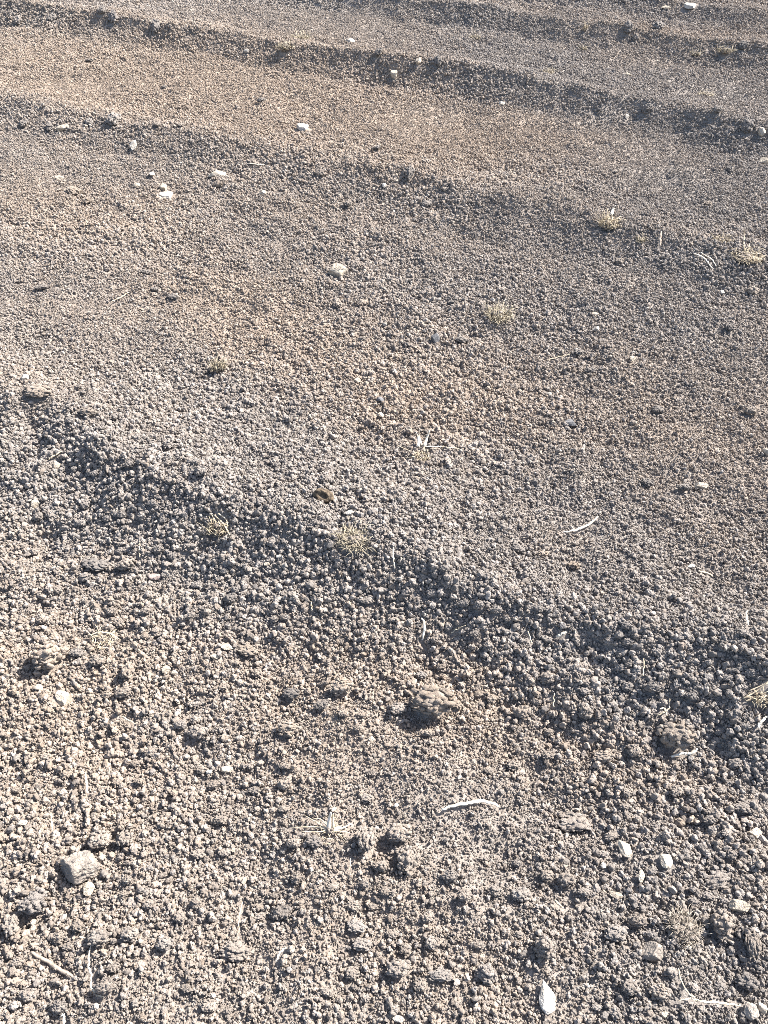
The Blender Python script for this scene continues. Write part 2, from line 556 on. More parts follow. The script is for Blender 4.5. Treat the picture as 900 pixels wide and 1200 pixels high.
def blade_set(r, n, R, H, bw, droop, lean=(0, 0), spread=1.0):
    """matted blades: half radiate from the root, half lie tangled over it"""
    out = []
    for q in range(n):
        a = r.uniform(0, 2 * math.pi); L = r.uniform(.35, 1.0)
        ro = R * math.sqrt(r.random()) * .75
        b0 = np.array([math.cos(a) * ro, math.sin(a) * ro, H * r.uniform(0, .35) * (1 - ro / R)])
        if q % 5 < 2:
            el = r.uniform(.25, 1.45); az = a + r.normal(0, .5)
            d = np.array([math.cos(az) * math.cos(el) * R * .8, math.sin(az) * math.cos(el) * R * .8, math.sin(el) * H]) * L
        else:
            az = r.uniform(0, 2 * math.pi); el = r.uniform(-.1, .7)
            d = np.array([math.cos(az) * R * .85, math.sin(az) * R * .85, math.sin(el) * H * .7]) * L - b0 * .35
        d = d + np.array([lean[0], lean[1], 0]) * H * L
        k = r.normal(0, .22, 3) * np.linalg.norm(d)
        e = b0 + d; e[2] = max(e[2] - droop * .4 * L * H * r.random(), .002)
        P = spline([b0, b0 + d * .5 + k * .7 + np.array([0, 0, .14 * H]), e + k * .6], 6)
        P[:, 2] = np.maximum(P[:, 2], .001)
        t = np.linspace(0, 1, 6)
        out.append(tube(P, bw * r.uniform(.5, 1.1) * (1 - .7 * t), 3, .8))
    return out

def tuft(px, py, w, h, n, mat, label, bladew=1.3, clump=.5, droop=.4, blades=(), blade_mat=None, name="dry_grass_tuft", cat="grass tuft", lean=(0, 0), tall=1.0, clump_mat=None):
    p, dep = ground_hit(px, py + .3 * h)
    m = dep / FPX
    R, H = .52 * w * m, tall * .72 * h * m
    r = np.random.default_rng(int(px * 3 + py))
    root = link(bpy.data.objects.new(name, None)); root.location = p; root.empty_display_size = .02
    tag(root, label, cat)
    k = int(px) % len(CLODS)
    v, f = CLODS[k]
    me = tri_mesh("root_clump", v * np.array([R * clump * 1.15, R * clump, min(R * clump, H * .55)]), f, clump_mat or M_CLOD)
    c = link(bpy.data.objects.new("root_clump", me), root); c.location = (0, 0, H * .10); c["tan"] = .45; c["shade"] = .9
    V, F = join_shapes(blade_set(r, int(n * 1.6), R, H, .5 * bladew * m, droop, lean))
    V = V + np.array([0, 0, H * .12])
    link(bpy.data.objects.new("blade_tangle", tri_mesh("blade_tangle", V, F, M[mat])), root)
    for (pts, bw, bm_) in blades:
        P, d2 = pixel_path(pts, .008, 9)
        t = np.linspace(0, 1, 9)
        V, F = tube(P - p, .5 * bw * d2 / FPX * (1 - .55 * t), 5, .5)
        link(bpy.data.objects.new("blade", tri_mesh("blade", V, F, M[bm_])), root)
        for q in P[::2]: EXCL.append((q[0], q[1], q[2], .006))
    EXCL.append((p[0], p[1], p[2], .7 * R))
    return root

# ------------------------------------------------------------------ stones and pebbles of the photograph
def rock_shape(seed):
    r = np.random.default_rng(seed)
    v, f = ico(5)
    rad = np.ones(len(v))
    for n, off in (((-.75, -.55, .3), .58), ((.7, -.6, .25), .62), ((.1, .3, .95), .72), ((.8, .5, .2), .8), ((-.5, .8, .2), .75)):
        n = np.array(n) / np.linalg.norm(n); d = v @ n
        rad = np.where(d > .15, np.minimum(rad, off / np.maximum(d, .15)), rad)
    rad = rad * (1 + .16 * lumps(v, 40, .3, r) + .10 * jag(v, r, 8, 5) + .07 * jag(v, r, 8, 12) + .045 * jag(v, r, 8, 28))
    p = v * rad[:, None]
    return p / np.abs(p).max(0), f
rock = link(bpy.data.objects.new("stone", tri_mesh("stone", *rock_shape(977), M['grey'], True)))
place_lump(rock, 96, 1016, 50, 46, .22, 5, spin=0, thick=.85)
tag(rock, "large dusty grey brown rock half buried near the lower left corner", "stone")

S = lambda *a, **k: stone(*a, **k)
S(105, 1042, 15, 17, 'cream', "pale knob-shaped stone touching the foot of the large lower left rock", spin=.2)
# leaf-shaped white flake, pointed at its far end
def flake(px, py, w, h, mat, label, point=.35, tilt=0.0, seed=0, name="stone"):
    r = np.random.default_rng(seed)
    v, f = ico(4)
    y = v[:, 1] + .10 * jag(v, r, 6, 3) * (1 - v[:, 1] ** 2)
    ring = np.stack([v[:, 0], v[:, 2]], 1) / np.sqrt(np.maximum(1 - v[:, 1] ** 2, 1e-6))[:, None]
    prof = np.sqrt(np.clip(1 - np.abs(v[:, 1]) ** 2.6, 0, 1)) * np.where(v[:, 1] > -.2, 1 - (1 - point) * .85 * (v[:, 1] + .2) / 1.2, 1 + .25 * (v[:, 1] + .2))
    p = np.stack([ring[:, 0] * prof, y, ring[:, 1] * prof], 1)
    for n, off in (((.15, -.1, 1), .55), ((-.8, .35, .3), .58), ((.75, -.45, .3), .60), ((.3, -.9, .2), .74), ((.7, .7, .2), .66)):
        n = np.array(n) / np.linalg.norm(n); d = p @ n
        p = p - np.clip(d - off, 0, None)[:, None] * n
    p *= (1 + .07 * lumps(v, 14, .6, r) + .045 * jag(v, r, 8, 6) + .03 * jag(v, r, 8, 15) + .015 * jag(v, r, 8, 30))[:, None]
    p = p / np.abs(p).max(0)
    o = link(bpy.data.objects.new(name, tri_mesh(name, p, f, M[mat])))
    gp, dep = ground_hit(px, py + .1 * h); m = dep / FPX
    el = math.asin(min(1, CAM_H / np.linalg.norm([gp[0], gp[1], CAM_H])))
    a = .5 * w * m; b = .5 * h * m / max(.4, math.sin(el)); c = .42 * min(a, b)
    o.scale = (a, b, c); o.location = (gp[0], gp[1], gp[2] + .75 * c + .003)
    o.rotation_euler = (.06, .12, tilt)
    tag(o, label, "stone")
    for s in (-.6, 0, .6):
        EXCL.append((gp[0] - math.sin(tilt) * b * s, gp[1] + math.cos(tilt) * b * s, gp[2], .9 * a))
    return o
flake(641, 1167, 22, 35, 'white', "white leaf-shaped stone standing out at the bottom edge of the field", .18, .12, 3)
flake(732, 994, 17, 20, 'cream', "cream angular stone with a black shadow on its left, right foreground", .6, .5, 4)
flake(780, 1008, 20, 16, 'cream', "flat cream stone just right of the angular stone in the right foreground", .6, .7, 5)
flake(195, 231, 16, 7, 'white', "white flake lying tilted below the second bank near the left side", .6, -.9, 6)
flake(355, 151, 18, 6, 'white', "thin white sliver on the brown strip beyond the second bank", .4, -1.2, 7)
flake(808, 9, 14, 6, 'white', "white stone near the top edge, upper right corner", .7, -1.4, 8)
flake(74, 818, 22, 14, 'cream', "cream faceted stone left of centre height, below the big tan clod", .6, -1.2, 9)

for a in [
    (28, 965, 14, 10, 'cream', "rounded cream pebble near the left edge above the large rock"),
    (247, 905, 12, 7, 'white', "small white chip beside a cream pebble, left foreground"),
    (265, 903, 18, 12, 'cream', "cream pebble right of the small white chip, left foreground"),
    (177, 1084, 7, 5, 'white', "tiny white square chip right of the large rock, lower left"),
    (464, 944, 8, 7, 'white', "tiny white pebble left of the long white root"),
    (442, 971, 6, 6, 'white', "tiny pale pebble in the dark gap of the clod cluster, bottom centre"),
    (467, 1195, 17, 10, 'white', "white stone cut off by the bottom edge of the picture"),
    (707, 1015, 10, 9, 'white', "small white pebble left of the flat cream stones, right foreground"),
    (720, 1048, 17, 12, 'cream', "pale lumpy stone left of the matted root ball"),
    (750, 1027, 9, 17, 'cream', "narrow pale upright stone above the matted root ball"),
    (865, 1062, 25, 20, 'cream', "large tan cream stone near the right edge, right of the root ball"),
    (893, 1181, 14, 14, 'cream', "pale stone at the lower right corner edge"),
    (777, 1190, 10, 9, 'cream', "round cream pebble at the bottom right below the bent straw"),
    (882, 976, 21, 13, 'cream', "pale flat stone near the right edge, above the large tan stone"),
    (805, 1109, 13, 9, 'cream', "small pale stone just below the matted root ball"),
    (267, 759, 17, 11, 'cream', "cream oval pebble beside a tan clod, left of centre"),
    (252, 771, 11, 8, 'cream', "small cream pebble just below the oval cream pebble, left of centre"),
    (48, 807, 14, 8, 'cream', "small pale stone up left of the faceted cream stone"),
    (53, 736, 9, 8, 'white', "small white pebble above the big tan clod at left"),
    (195, 786, 12, 11, 'cream', "pale blocky pebble in the left middle ground"),
    (205, 790, 9, 8, 'cream', "smaller pale pebble touching the blocky pebble, left middle ground"),
    (328, 653, 10, 7, 'white', "white pebble on the shaded slope left of the straw mat"),
    (312, 663, 9, 7, 'cream', "tan pebble below the white pebble on the shaded slope"),
    (434, 867, 10, 9, 'cream', "round cream pebble below the clods in the centre foreground"),
    (456, 812, 9, 7, 'white', "white chip left of the largest clod in the centre"),
    (410, 602, 18, 8, 'white', "white stone on the crest above the straw mat"),
    (810, 665, 12, 7, 'white', "white oblong pebble on the right beside yellow straw bits"),
    (32, 444, 13, 11, 'white', "cream white stone on the crest of the nearest bank at far left"),
    (68, 546, 9, 12, 'cream', "pale upright pebble on the shaded slope at far left"),
    (42, 592, 11, 10, 'cream', "tan pebble on the lower slope at far left"),
    (396, 320, 23, 19, 'cream', "large rounded cream stone alone on the bed above the centre"),
    (452, 381, 9, 7, 'white', "white chip on the bed below the large cream stone"),
    (505, 384, 8, 6, 'cream', "tiny cream pebble left of the yellowish tuft on the bed"),
    (418, 447, 10, 7, 'cream', "cream pebble on the tan patch, centre of the bed"),
    (446, 488, 10, 9, 'cream', "cream pebble just below the dark round stone on the bed"),
    (697, 369, 10, 6, 'cream', "pale chip above the white chip on the right of the bed"),
    (698, 387, 11, 8, 'white', "white chip with a dark underside on the right of the bed"),
    (846, 344, 9, 6, 'white', "white chip near the right edge under the third straw clump"),
    (643, 463, 8, 7, 'white', "small white chip on the bed right of centre"),
    (740, 422, 9, 7, 'cream', "pale pebble on the bed right of the white chips"),
    (821, 571, 16, 12, 'cream', "cream stone beside a dark clod on the right, middle height"),
    (897, 530, 9, 10, 'cream', "cream pebble cut by the right edge at middle height"),
    (72, 152, 19, 9, 'cream', "long cream stone on the second bank at upper left"),
    (156, 172, 13, 10, 'white', "pale stone below the grey clod on the second bank"),
    (256, 206, 24, 11, 'cream', "broad pale stone resting over a tan clod, upper left"),
    (179, 205, 9, 8, 'white', "small white stone above the tilted white flake"),
    (308, 228, 11, 7, 'cream', "pale chip right of the broad pale stone, upper left"),
    (193, 221, 11, 7, 'cream', "tan pebble touching the top of the tilted white flake"),
    (161, 219, 9, 7, 'cream', "tan pebble left of the tilted white flake"),
    (70, 210, 12, 6, 'cream', "flat pale chip on the bed at far upper left"),
    (289, 61, 8, 5, 'white', "tiny white stone at the foot of the third bank"),
    (463, 88, 11, 8, 'cream', "cream pebble at the foot of the third bank, centre"),
    (490, 74, 9, 7, 'cream', "yellowish pebble on the dark face of the third bank"),
    (410, 49, 14, 4, 'white', "thin white chip on the crest of the third bank"),
    (735, 89, 13, 6, 'cream', "pale stone on the crest of the third bank, right side"),
    (780, 10, 12, 5, 'cream', "pale flat stone left of the white stone at the top edge"),
    (895, 191, 12, 9, 'cream', "cream stone at the right edge below the third bank"),
    (893, 156, 10, 8, 'cream', "pale stone at the right edge at the foot of the third bank"),
    (450, 218, 7, 7, 'white', "tiny white chip on the second bank, centre"),
    (734, 138, 7, 5, 'white', "tiny white chip at the foot of the third bank, right"),
    (588, 123, 8, 6, 'white', "tiny white chip on the brown strip right of centre"),
    (223, 535, 13, 9, 'white', "small round white shell-like pebble on the crest of the nearest bank"),
]:
    S(*a)
S(180, 678, 18, 13, 'pink', "smooth pinkish brown stone on the slope left of centre")
S(509, 398, 13, 11, 'dark', "dark grey stone on the bed left of the yellowish tuft")
S(446, 470, 10, 9, 'dark', "dark round stone on the bed, centre of the picture")
S(668, 497, 16, 13, 'dark', "dark blocky stone alone on the bed right of centre")
S(763, 1116, 30, 29, 'grey', "grey brown angular rock below the matted root ball, lower right")
S(880, 1184, 24, 22, 'grey', "grey stone in the bottom right corner")
S(880, 308, 44, 13, 'cream', "low tan lump under the straw clump at the right edge") if False else None

# ------------------------------------------------------------------ soil clods that stand out in the photograph
for a in [
    (505, 824, 52, 40, "largest tan clod, centre foreground, with a deep black shadow on its left", .75),
    (62, 770, 38, 35, "big tan crumbly clod near the left edge with shadow on its left", .75),
    (790, 865, 44, 38, "big tan clod below the bank at right with a black hollow beside it", .6),
    (43, 1058, 30, 34, "grey knobbly clod below left of the large rock", .0),
    (16, 1085, 20, 26, "blocky clod at the left edge below the grey knobbly clod", .35),
    (120, 985, 26, 24, "clod left of the small black hole above the large rock", .4),
    (148, 984, 19, 20, "clod right of the small black hole above the large rock", .4),
    (118, 1098, 30, 22, "clod with a dark underside below the large rock", .35),
    (155, 1094, 22, 20, "rounded clod right of the dark-bottomed clod below the large rock", .3),
    (194, 1108, 20, 18, "grey white speckled clod in the lower left", .05),
    (125, 1157, 26, 22, "rounded clod right of the thin white straw, lower left", .35),
    (276, 1114, 36, 24, "wide clod with a shaded front at the bottom left of centre", .35),
    (35, 1165, 22, 18, "pale clod at the lower left corner beside the buried twig", .35),
    (72, 1180, 20, 18, "grey clod at the bottom edge near the lower left corner", .1),
    (467, 978, 30, 24, "upper clod of the cluster beside the black gap, bottom centre", .5),
    (478, 1008, 26, 34, "lower clod of the cluster beside the black gap, bottom centre", .35),
    (430, 985, 24, 34, "clod left of the black gap in the bottom centre cluster", .35),
    (446, 1016, 20, 20, "small clod below the black gap in the bottom centre cluster", .5),
    (368, 987, 20, 16, "dark clod below the flattened straw tuft", .1),
    (345, 988, 16, 16, "small clod left of the dark clod under the flattened straw tuft", .4),
    (330, 1070, 24, 20, "clod with dark left side in the bottom left of centre", .2),
    (418, 1086, 24, 14, "low wide grey clod in the bottom centre", .1),
    (425, 1106, 24, 14, "low pale clod just below the wide grey clod, bottom centre", .2),
    (466, 1136, 30, 24, "rough clod near the bottom centre above the white cut stone", .35),
    (516, 1144, 28, 14, "smooth grey clod right of the rough clod, bottom centre", .05),
    (568, 1140, 26, 24, "rounded grey clod between bottom centre and the leaf-shaped stone", .15),
    (544, 1050, 17, 14, "pale brown clod below the long white root", .4),
    (527, 1027, 18, 16, "grey clod right of the bottom centre cluster", .1),
    (505, 1106, 18, 16, "clod in the bottom centre above the smooth grey clod", .3),
    (845, 1082, 28, 32, "tan clod between the root ball and the right edge", .45),
    (880, 1106, 18, 36, "long upright clod at the right edge below the tan cream stone", .4),
    (867, 947, 24, 18, "grey clod near the right edge above the flat pale stone", .2),
    (872, 1150, 26, 22, "dark grey clod above the grey corner stone, lower right", .05),
    (672, 966, 40, 14, "long low clod with a dark front in the right foreground", .3),
    (716, 980, 18, 12, "clod touching the top of the cream angular stone", .4),
    (663, 1031, 22, 18, "clod in the right foreground left of the pale lumpy stone", .4),
    (640, 1026, 16, 14, "pale clod in the right foreground below the long low clod", .4),
    (720, 1095, 30, 24, "grey clod left of the angular rock, lower right", .1),
    (745, 1080, 22, 20, "pale clod left of the root ball's foot", .4),
    (636, 1110, 26, 28, "clod above the leaf-shaped white stone", .3),
    (608, 1048, 24, 20, "grey clod with dark hollow, between root and root ball", .1),
    (770, 1162, 24, 20, "tan clod left of the bent straw at lower right", .5),
    (735, 1158, 20, 18, "clod pair mate above the bottom edge, right of the leaf-shaped stone", .2),
    (840, 1032, 34, 14, "low dark-fronted clod left of the right edge, foreground", .2),
    (115, 665, 36, 20, "flat dark grey clod on the lower slope at left", .0),
    (148, 664, 22, 20, "tan clod right of the flat dark grey clod at left", .45),
    (290, 764, 24, 16, "tan flat clod right of the oval cream pebble", .7),
    (92, 767, 18, 14, "dark clod right of the big tan clod near the left edge", .1),
    (116, 776, 18, 16, "brown clod under the pale straw mat at left", .4),
    (152, 788, 17, 24, "upright tan clod in the left middle ground", .7),
    (146, 812, 20, 16, "tan clod below the upright tan clod, left middle ground", .5),
    (232, 860, 26, 20, "clod right of a dark hollow in the left foreground", .35),
    (212, 852, 16, 14, "small grey clod above the dark hollow in the left foreground", .1),
    (100, 678, 18, 12, "small clod on the left end of the flat dark grey clod", .2),
    (270, 703, 17, 15, "small dark grey clod on the slope left of centre", .0),
    (400, 806, 28, 22, "tan clod with black left side, centre of the foreground", .8),
    (341, 815, 22, 15, "flat dark grey clod left of the tan clods in the centre", .0),
    (340, 855, 28, 22, "tan clod with a dark strand across it, centre left foreground", .7),
    (378, 828, 20, 16, "dark clod below left of the tan black-sided clod", .15),
    (500, 860, 18, 14, "small round tan clod under the largest clod", .75),
    (493, 793, 14, 12, "small grey clod above the largest clod", .0),
    (467, 832, 20, 16, "clod in the shadow left of the largest clod", .3),
    (607, 645, 17, 13, "dark clod just past the crest of the nearest bank, centre right", .0),
    (635, 651, 14, 11, "orange tan clod on the crest of the nearest bank", .95),
    (672, 664, 15, 12, "second orange tan clod along the crest of the nearest bank", .95),
    (685, 838, 18, 20, "pale clod on the shaded slope, right of centre", .3),
    (762, 808, 20, 18, "grey clod on the shaded slope above the big right clod", .0),
    (640, 795, 20, 16, "brown clod at the foot of the shaded slope, right of centre", .4),
    (610, 835, 22, 18, "tan clod right of the largest clod", .6),
    (706, 888, 24, 16, "tan clod below the shaded slope at right", .6),
    (45, 462, 30, 15, "pale clod with dark front beside the white crest stone at far left", .6),
    (105, 485, 20, 13, "pinkish clod on the crest of the nearest bank at left", .45),
    (172, 320, 20, 11, "dark clod on the bed at upper left", .1),
    (182, 340, 12, 8, "smaller dark clod just below the dark one on the bed", .1),
    (203, 349, 20, 9, "low dark clod right of the small one on the bed, upper left", .1),
    (50, 338, 20, 8, "low dark clod on the bed near the left edge", .15),
    (425, 356, 18, 12, "tan clod below the large rounded cream stone", .65),
    (396, 358, 16, 12, "tan clod with a dark front left of its pale twin below the cream stone", .55),
    (530, 355, 14, 8, "small dark clod on the bed left of the yellowish tuft", .1),
    (540, 401, 16, 10, "dark clod with a white fleck below the yellowish tuft", .0),
    (424, 399, 11, 9, "small dark clod on the bed right of another like it, below the cream stone", .1),
    (412, 391, 10, 8, "small dark clod at the left of a pair below the cream stone", .1),
    (379, 564, 14, 13, "small dark clod standing above the brown hollow dung", .1),
    (412, 574, 14, 9, "dark clod right of the brown hollow dung", .1),
    (725, 308, 13, 10, "brown clod on the bed below the brown grass tuft", .5),
    (882, 342, 18, 14, "brown clod near the right edge below the straw clump", .45),
    (855, 385, 14, 13, "dark clod on the bed near the right edge", .05),
    (799, 573, 18, 13, "dark clod touching the cream stone at right, middle height", .05),
    (757, 568, 16, 13, "dark grey clod left of the cream stone at right, middle height", .0),
    (878, 484, 14, 11, "brown clod near the right edge at middle height", .4),
    (770, 482, 15, 10, "dark clod with a twig shadow on the bed at right", .05),
    (690, 437, 14, 10, "dark low clod on the bed below the white chips", .05),
    (678, 415, 12, 9, "small dark clod on the bed left of the low one, below the white chips", .05),
    (133, 142, 22, 17, "grey clod standing on the second bank at upper left", .05),
    (105, 145, 13, 11, "smaller grey clod left of the standing clod on the second bank", .05),
    (58, 150, 14, 10, "dark clod at the left end of the long cream stone", .05),
    (28, 146, 14, 10, "dark clod on the second bank near the left edge", .05),
    (255, 217, 16, 9, "tan clod under the broad pale stone, upper left", .75),
    (86, 226, 22, 14, "tan clod on the bed below the second bank, far left", .7),
    (103, 237, 15, 10, "low tan clod touching the lower right of its neighbour, far left", .7),
    (213, 148, 10, 8, "small brown clod on the crest of the second bank at left", .4),
    (185, 147, 10, 8, "tan lump on the crest right of the standing grey clod", .4),
    (133, 22, 17, 15, "darkest clod on the third bank at upper left", .0),
    (120, 13, 13, 9, "clod on the crest above the darkest clod of the third bank", .0),
    (183, 32, 15, 13, "clod on the third bank right of the darkest one", .0),
    (22, 25, 14, 10, "clod on the third bank near the left edge", .2),
    (62, 22, 14, 12, "dark clod on the third bank between left edge and darkest clod", .0),
    (105, 72, 13, 5, "low dark clod on the brown strip at upper left", .2),
    (193, 104, 9, 7, "small dark clod on the brown strip at upper left", .1),
    (278, 127, 8, 7, "tiny tan clod on the brown strip left of the dark one", .5),
    (306, 119, 13, 9, "dark clod alone on the brown strip, upper left of centre", .0),
    (513, 73, 12, 13, "dark round clod on the third bank, centre", .0),
    (443, 63, 14, 10, "dark clod on the third bank left of the round one", .0),
    (480, 204, 15, 15, "dark clod on the second bank, centre, dark face to the camera", .0),
    (500, 191, 15, 10, "tan clod up right of the dark-faced clod on the second bank", .5),
    (442, 174, 9, 8, "small dark clod beyond the second bank, centre", .0),
    (375, 204, 17, 10, "tan clod on the second bank left of centre", .55),
    (362, 159, 10, 8, "small brown clod right beside the thin white sliver", .3),
    (500, 240, 16, 10, "dark lump on the shaded face of the second bank, centre", .0),
    (408, 240, 13, 9, "brown lump at the foot of the second bank, left of centre", .4),
    (758, 128, 17, 11, "dark clod on the third bank at right", .0),
    (875, 150, 20, 15, "dark clod at the foot of the third bank near the right edge", .0),
    (840, 130, 14, 10, "clod on the third bank left of the one near the right edge", .1),
    (735, 33, 15, 12, "dark clod on the fourth bank at upper right", .0),
    (770, 32, 20, 14, "largest dark clod on the fourth bank, upper right", .0),
    (745, 45, 11, 9, "tan clod at the foot of the fourth bank", .5),
    (870, 55, 15, 10, "dark clod on the fourth bank near the right edge", .0),
    (855, 200, 10, 11, "dark clod on the bed near the right edge below the third bank", .0),
    (829, 240, 11, 9, "reddish brown clod on the bed near the right edge", .7),
    (720, 203, 9, 6, "small brown clod on the bed between second and third banks", .2),
]:
    clod(*a[:5], tan=a[5])

# ------------------------------------------------------------------ dung, straws, twigs, roots
def cup(px, py, w, h, label):
    r = np.random.default_rng(5)
    v, f = ico(4)
    p = v * (0.8 + .14 * lumps(v, 14, .7, r) + .12 * lumps(v, 70, .3, r) + .06 * jag(v, r, 8, 12))[:, None]
    n = np.array([-.35, -.75, .35]); n /= np.linalg.norm(n)
    d = p @ n
    rr = np.linalg.norm(p - d[:, None] * n, axis=1)
    p = p - (np.clip(d - .1, 0, None) * np.clip(1.15 - rr / .75, 0, 1) * .75)[:, None] * n
    o = link(bpy.data.objects.new("dung_lump", tri_mesh("dung_lump", p, f, M['dung'])))
    place_lump(o, px, py, w, h, .22, 3, spin=0, thick=.85)
    tag(o, label, "dung")
cup(380, 583, 26, 22, "dark brown hollow dung lump on the crest of the nearest bank")

STRAWS = [
    ([(518, 951), (533, 946), (552, 943), (572, 942), (584, 947)], 4.2, 'bleached', "long white root lying curved across the soil, bottom centre right"),
    ([(101, 908), (103, 921), (104, 933)], 2.6, 'bleached', "short pale straw stub near the left edge above the large rock"),
    ([(108, 1110), (106, 1124), (108, 1142), (109, 1158)], 2.4, 'bleached', "thin wavy white straw at lower left below the large rock"),
    ([(109, 1158), (114, 1167), (124, 1170)], 2.2, 'straw', "short pale root bending right below the wavy white straw"),
    ([(284, 1058), (281, 1078), (280, 1096)], 1.7, 'straw', "thin upright straw at bottom, left of centre"),
    ([(335, 1112), (329, 1118), (324, 1128)], 2.4, 'bleached', "short slanting white straw, bottom left of centre"),
    ([(74, 1189), (77, 1194), (77, 1202)], 3, 'bleached', "white straw end at the bottom edge, lower left"),
    ([(411, 1008), (410, 1022)], 1.4, 'straw', "tiny upright straw below the flattened tuft"),
    ([(650, 1057), (654, 1062), (659, 1066)], 2.8, 'straw', "short yellow straw in the right foreground"),
    ([(793, 1136), (799, 1156), (812, 1172), (828, 1176)], 2, 'straw', "bent brown stem at lower right above the bottom edge"),
    ([(818, 1175), (842, 1177), (866, 1180)], 3, 'straw', "yellow straw lying flat at the bottom right"),
    ([(793, 1174), (806, 1172), (818, 1175)], 1.8, 'straw', "thin straw crossing the foot of the bent brown stem"),
    ([(145, 842), (152, 847), (160, 851)], 2, 'straw', "short slanting straw in the left foreground"),
    ([(164, 640), (164, 656)], 1.5, 'straw', "tiny upright straw on the slope at left"),
    ([(460, 644), (461, 658), (462, 670)], 1.8, 'bleached', "thin upright white straw on the shaded slope, centre"),
    ([(494, 725), (497, 738), (495, 753)], 3, 'bleached', "white upright straw above the largest clod"),
    ([(528, 745), (536, 740), (545, 735)], 1.5, 'straw', "thin slanting stem right of the white upright straw"),
    ([(659, 627), (674, 624), (688, 618), (700, 608)], 2.8, 'bleached', "curved pale straw on the bed right of centre"),
    ([(651, 749), (657, 746), (663, 744)], 4.2, 'bleached', "short thick pale straw on the shaded slope at right"),
    ([(874, 718), (873, 727), (875, 736)], 2.4, 'bleached', "upright white straw near the right edge on the crest"),
    ([(753, 774), (753, 796)], 1.6, 'straw', "thin upright straw on the shaded slope at right"),
    ([(618, 742), (622, 758)], 1.5, 'straw', "thin straw standing on the shaded slope right of centre"),
    ([(785, 890), (798, 885), (806, 886), (816, 880)], 4, 'bleached', "white crooked root below the big right clod"),
    ([(886, 856), (891, 848), (899, 841)], 3.2, 'bleached', "white straw slanting at the right edge"),
    ([(772, 834), (777, 833), (780, 842)], 2.2, 'straw', "yellow straw fragment above the big right clod"),
    ([(770, 842), (778, 836), (784, 832)], 2.0, 'straw', "second yellow straw fragment crossing above the big right clod"),
    ([(817, 673), (825, 674), (834, 678)], 3, 'straw', "yellow straw bits beside the white oblong pebble"),
    ([(58, 541), (65, 537), (73, 532)], 2.4, 'straw', "pale straw on the shaded slope at far left"),
    ([(812, 300), (824, 305), (834, 318)], 2.4, 'bleached', "bent white straw on the bed near the right edge"),
    ([(820, 298), (832, 306), (838, 314)], 1.6, 'bleached', "thinner white straw beside the bent one near the right edge"),
    ([(600, 293), (606, 295), (612, 300)], 2, 'bleached', "short white straw on the bed right of centre") if False else None,
    ([(290, 194), (300, 195), (310, 196)], 1.6, 'bleached', "thin white straw on the second bank, left of centre"),
    ([(130, 357), (140, 352), (152, 345)], 1.8, 'straw', "thin slanting straw on the bed at upper left"),
    ([(365, 708), (366, 720)], 1.4, 'straw', "tiny upright straw on the slope left of centre"),
    ([(330, 848), (338, 856), (346, 868)], 2, 'bark', "dark strand lying over the tan clod, centre left"),
    ([(648, 815), (648, 832)], 1.6, 'straw', "tiny upright straw on the slope above the foreground, right"),
    ([(783, 822), (783, 834)], 1.4, 'straw', "tiny upright straw beside the yellow fragments"),
    ([(62, 955), (63, 975)], 1.6, 'straw', "thin upright straw above the large rock"),
    ([(640, 425), (655, 421), (668, 418)], 1.3, 'straw', "faint straw lying on the bed right of centre"),
]
for s in STRAWS:
    if s: straw(*s)
straw([(38, 1117), (55, 1127), (72, 1138), (86, 1146)], 5, 'bark', "brown twig half buried at lower left", lift=.006, name="twig", cat="twig", flat=.9)
straw([(774, 274), (773, 283), (773, 291)], 3, 'bark', "short dark stick upright on the second bank at right", name="twig", cat="twig")

tuft(387, 968, 44, 18, 26, 'straw', "flattened pale dry grass tuft with spread blades, bottom centre", 1.3, .35, .8, blades=[
    ([(385, 974), (386, 963, .012), (388, 954, .026)], 6, 'bleached'), ([(391, 974), (390, 962, .012), (391, 955, .02)], 4, 'straw'),
    ([(385, 974), (368, 971), (342, 972)], 2.4, 'straw'), ([(385, 974), (370, 965), (358, 958)], 2.2, 'straw'), ([(384, 975), (372, 977), (352, 976)], 2, 'straw'),
    ([(390, 974), (402, 972), (412, 967)], 3.2, 'bleached'), ([(388, 976), (398, 976), (410, 978)], 2.6, 'straw'), ([(386, 973), (376, 962), (366, 962)], 2, 'straw'),
    ([(389, 976), (396, 971), (407, 973)], 2, 'straw')])
tuft(800, 1078, 44, 42, 170, 'root', "matted grey root ball with wiry fibres, lower right", 1.3, .78, .3, name="root_ball", cat="root ball", tall=.8)
tuft(256, 614, 34, 26, 60, 'straw', "tan dry grass clump on the shaded slope left of centre", 1.5, .5, .5, blades=[
    ([(252, 606), (262, 616), (270, 630)], 2.4, 'straw'), ([(256, 604), (266, 612), (266, 626)], 2, 'straw')])
tuft(415, 628, 52, 20, 110, 'olive', "wide olive straw mat on the crest of the nearest bank, centre", 1.3, .45, .7)
tuft(122, 747, 36, 9, 46, 'straw', "low pale straw mat beside the big tan clod at left", 1.4, .35, .8, blades=[
    ([(104, 748), (120, 743), (138, 749)], 2.6, 'straw'), ([(112, 746), (128, 744), (142, 752)], 2.2, 'straw')])
tuft(257, 428, 24, 20, 70, 'olive', "small fan-shaped dry grass tuft on the bed, left of centre", 1.3, .5, .2, tall=1.4)
tuft(584, 368, 36, 20, 110, 'olive', "yellowish low grass tuft on the bed, right of centre", 1.3, .55, .3, tall=1.3)
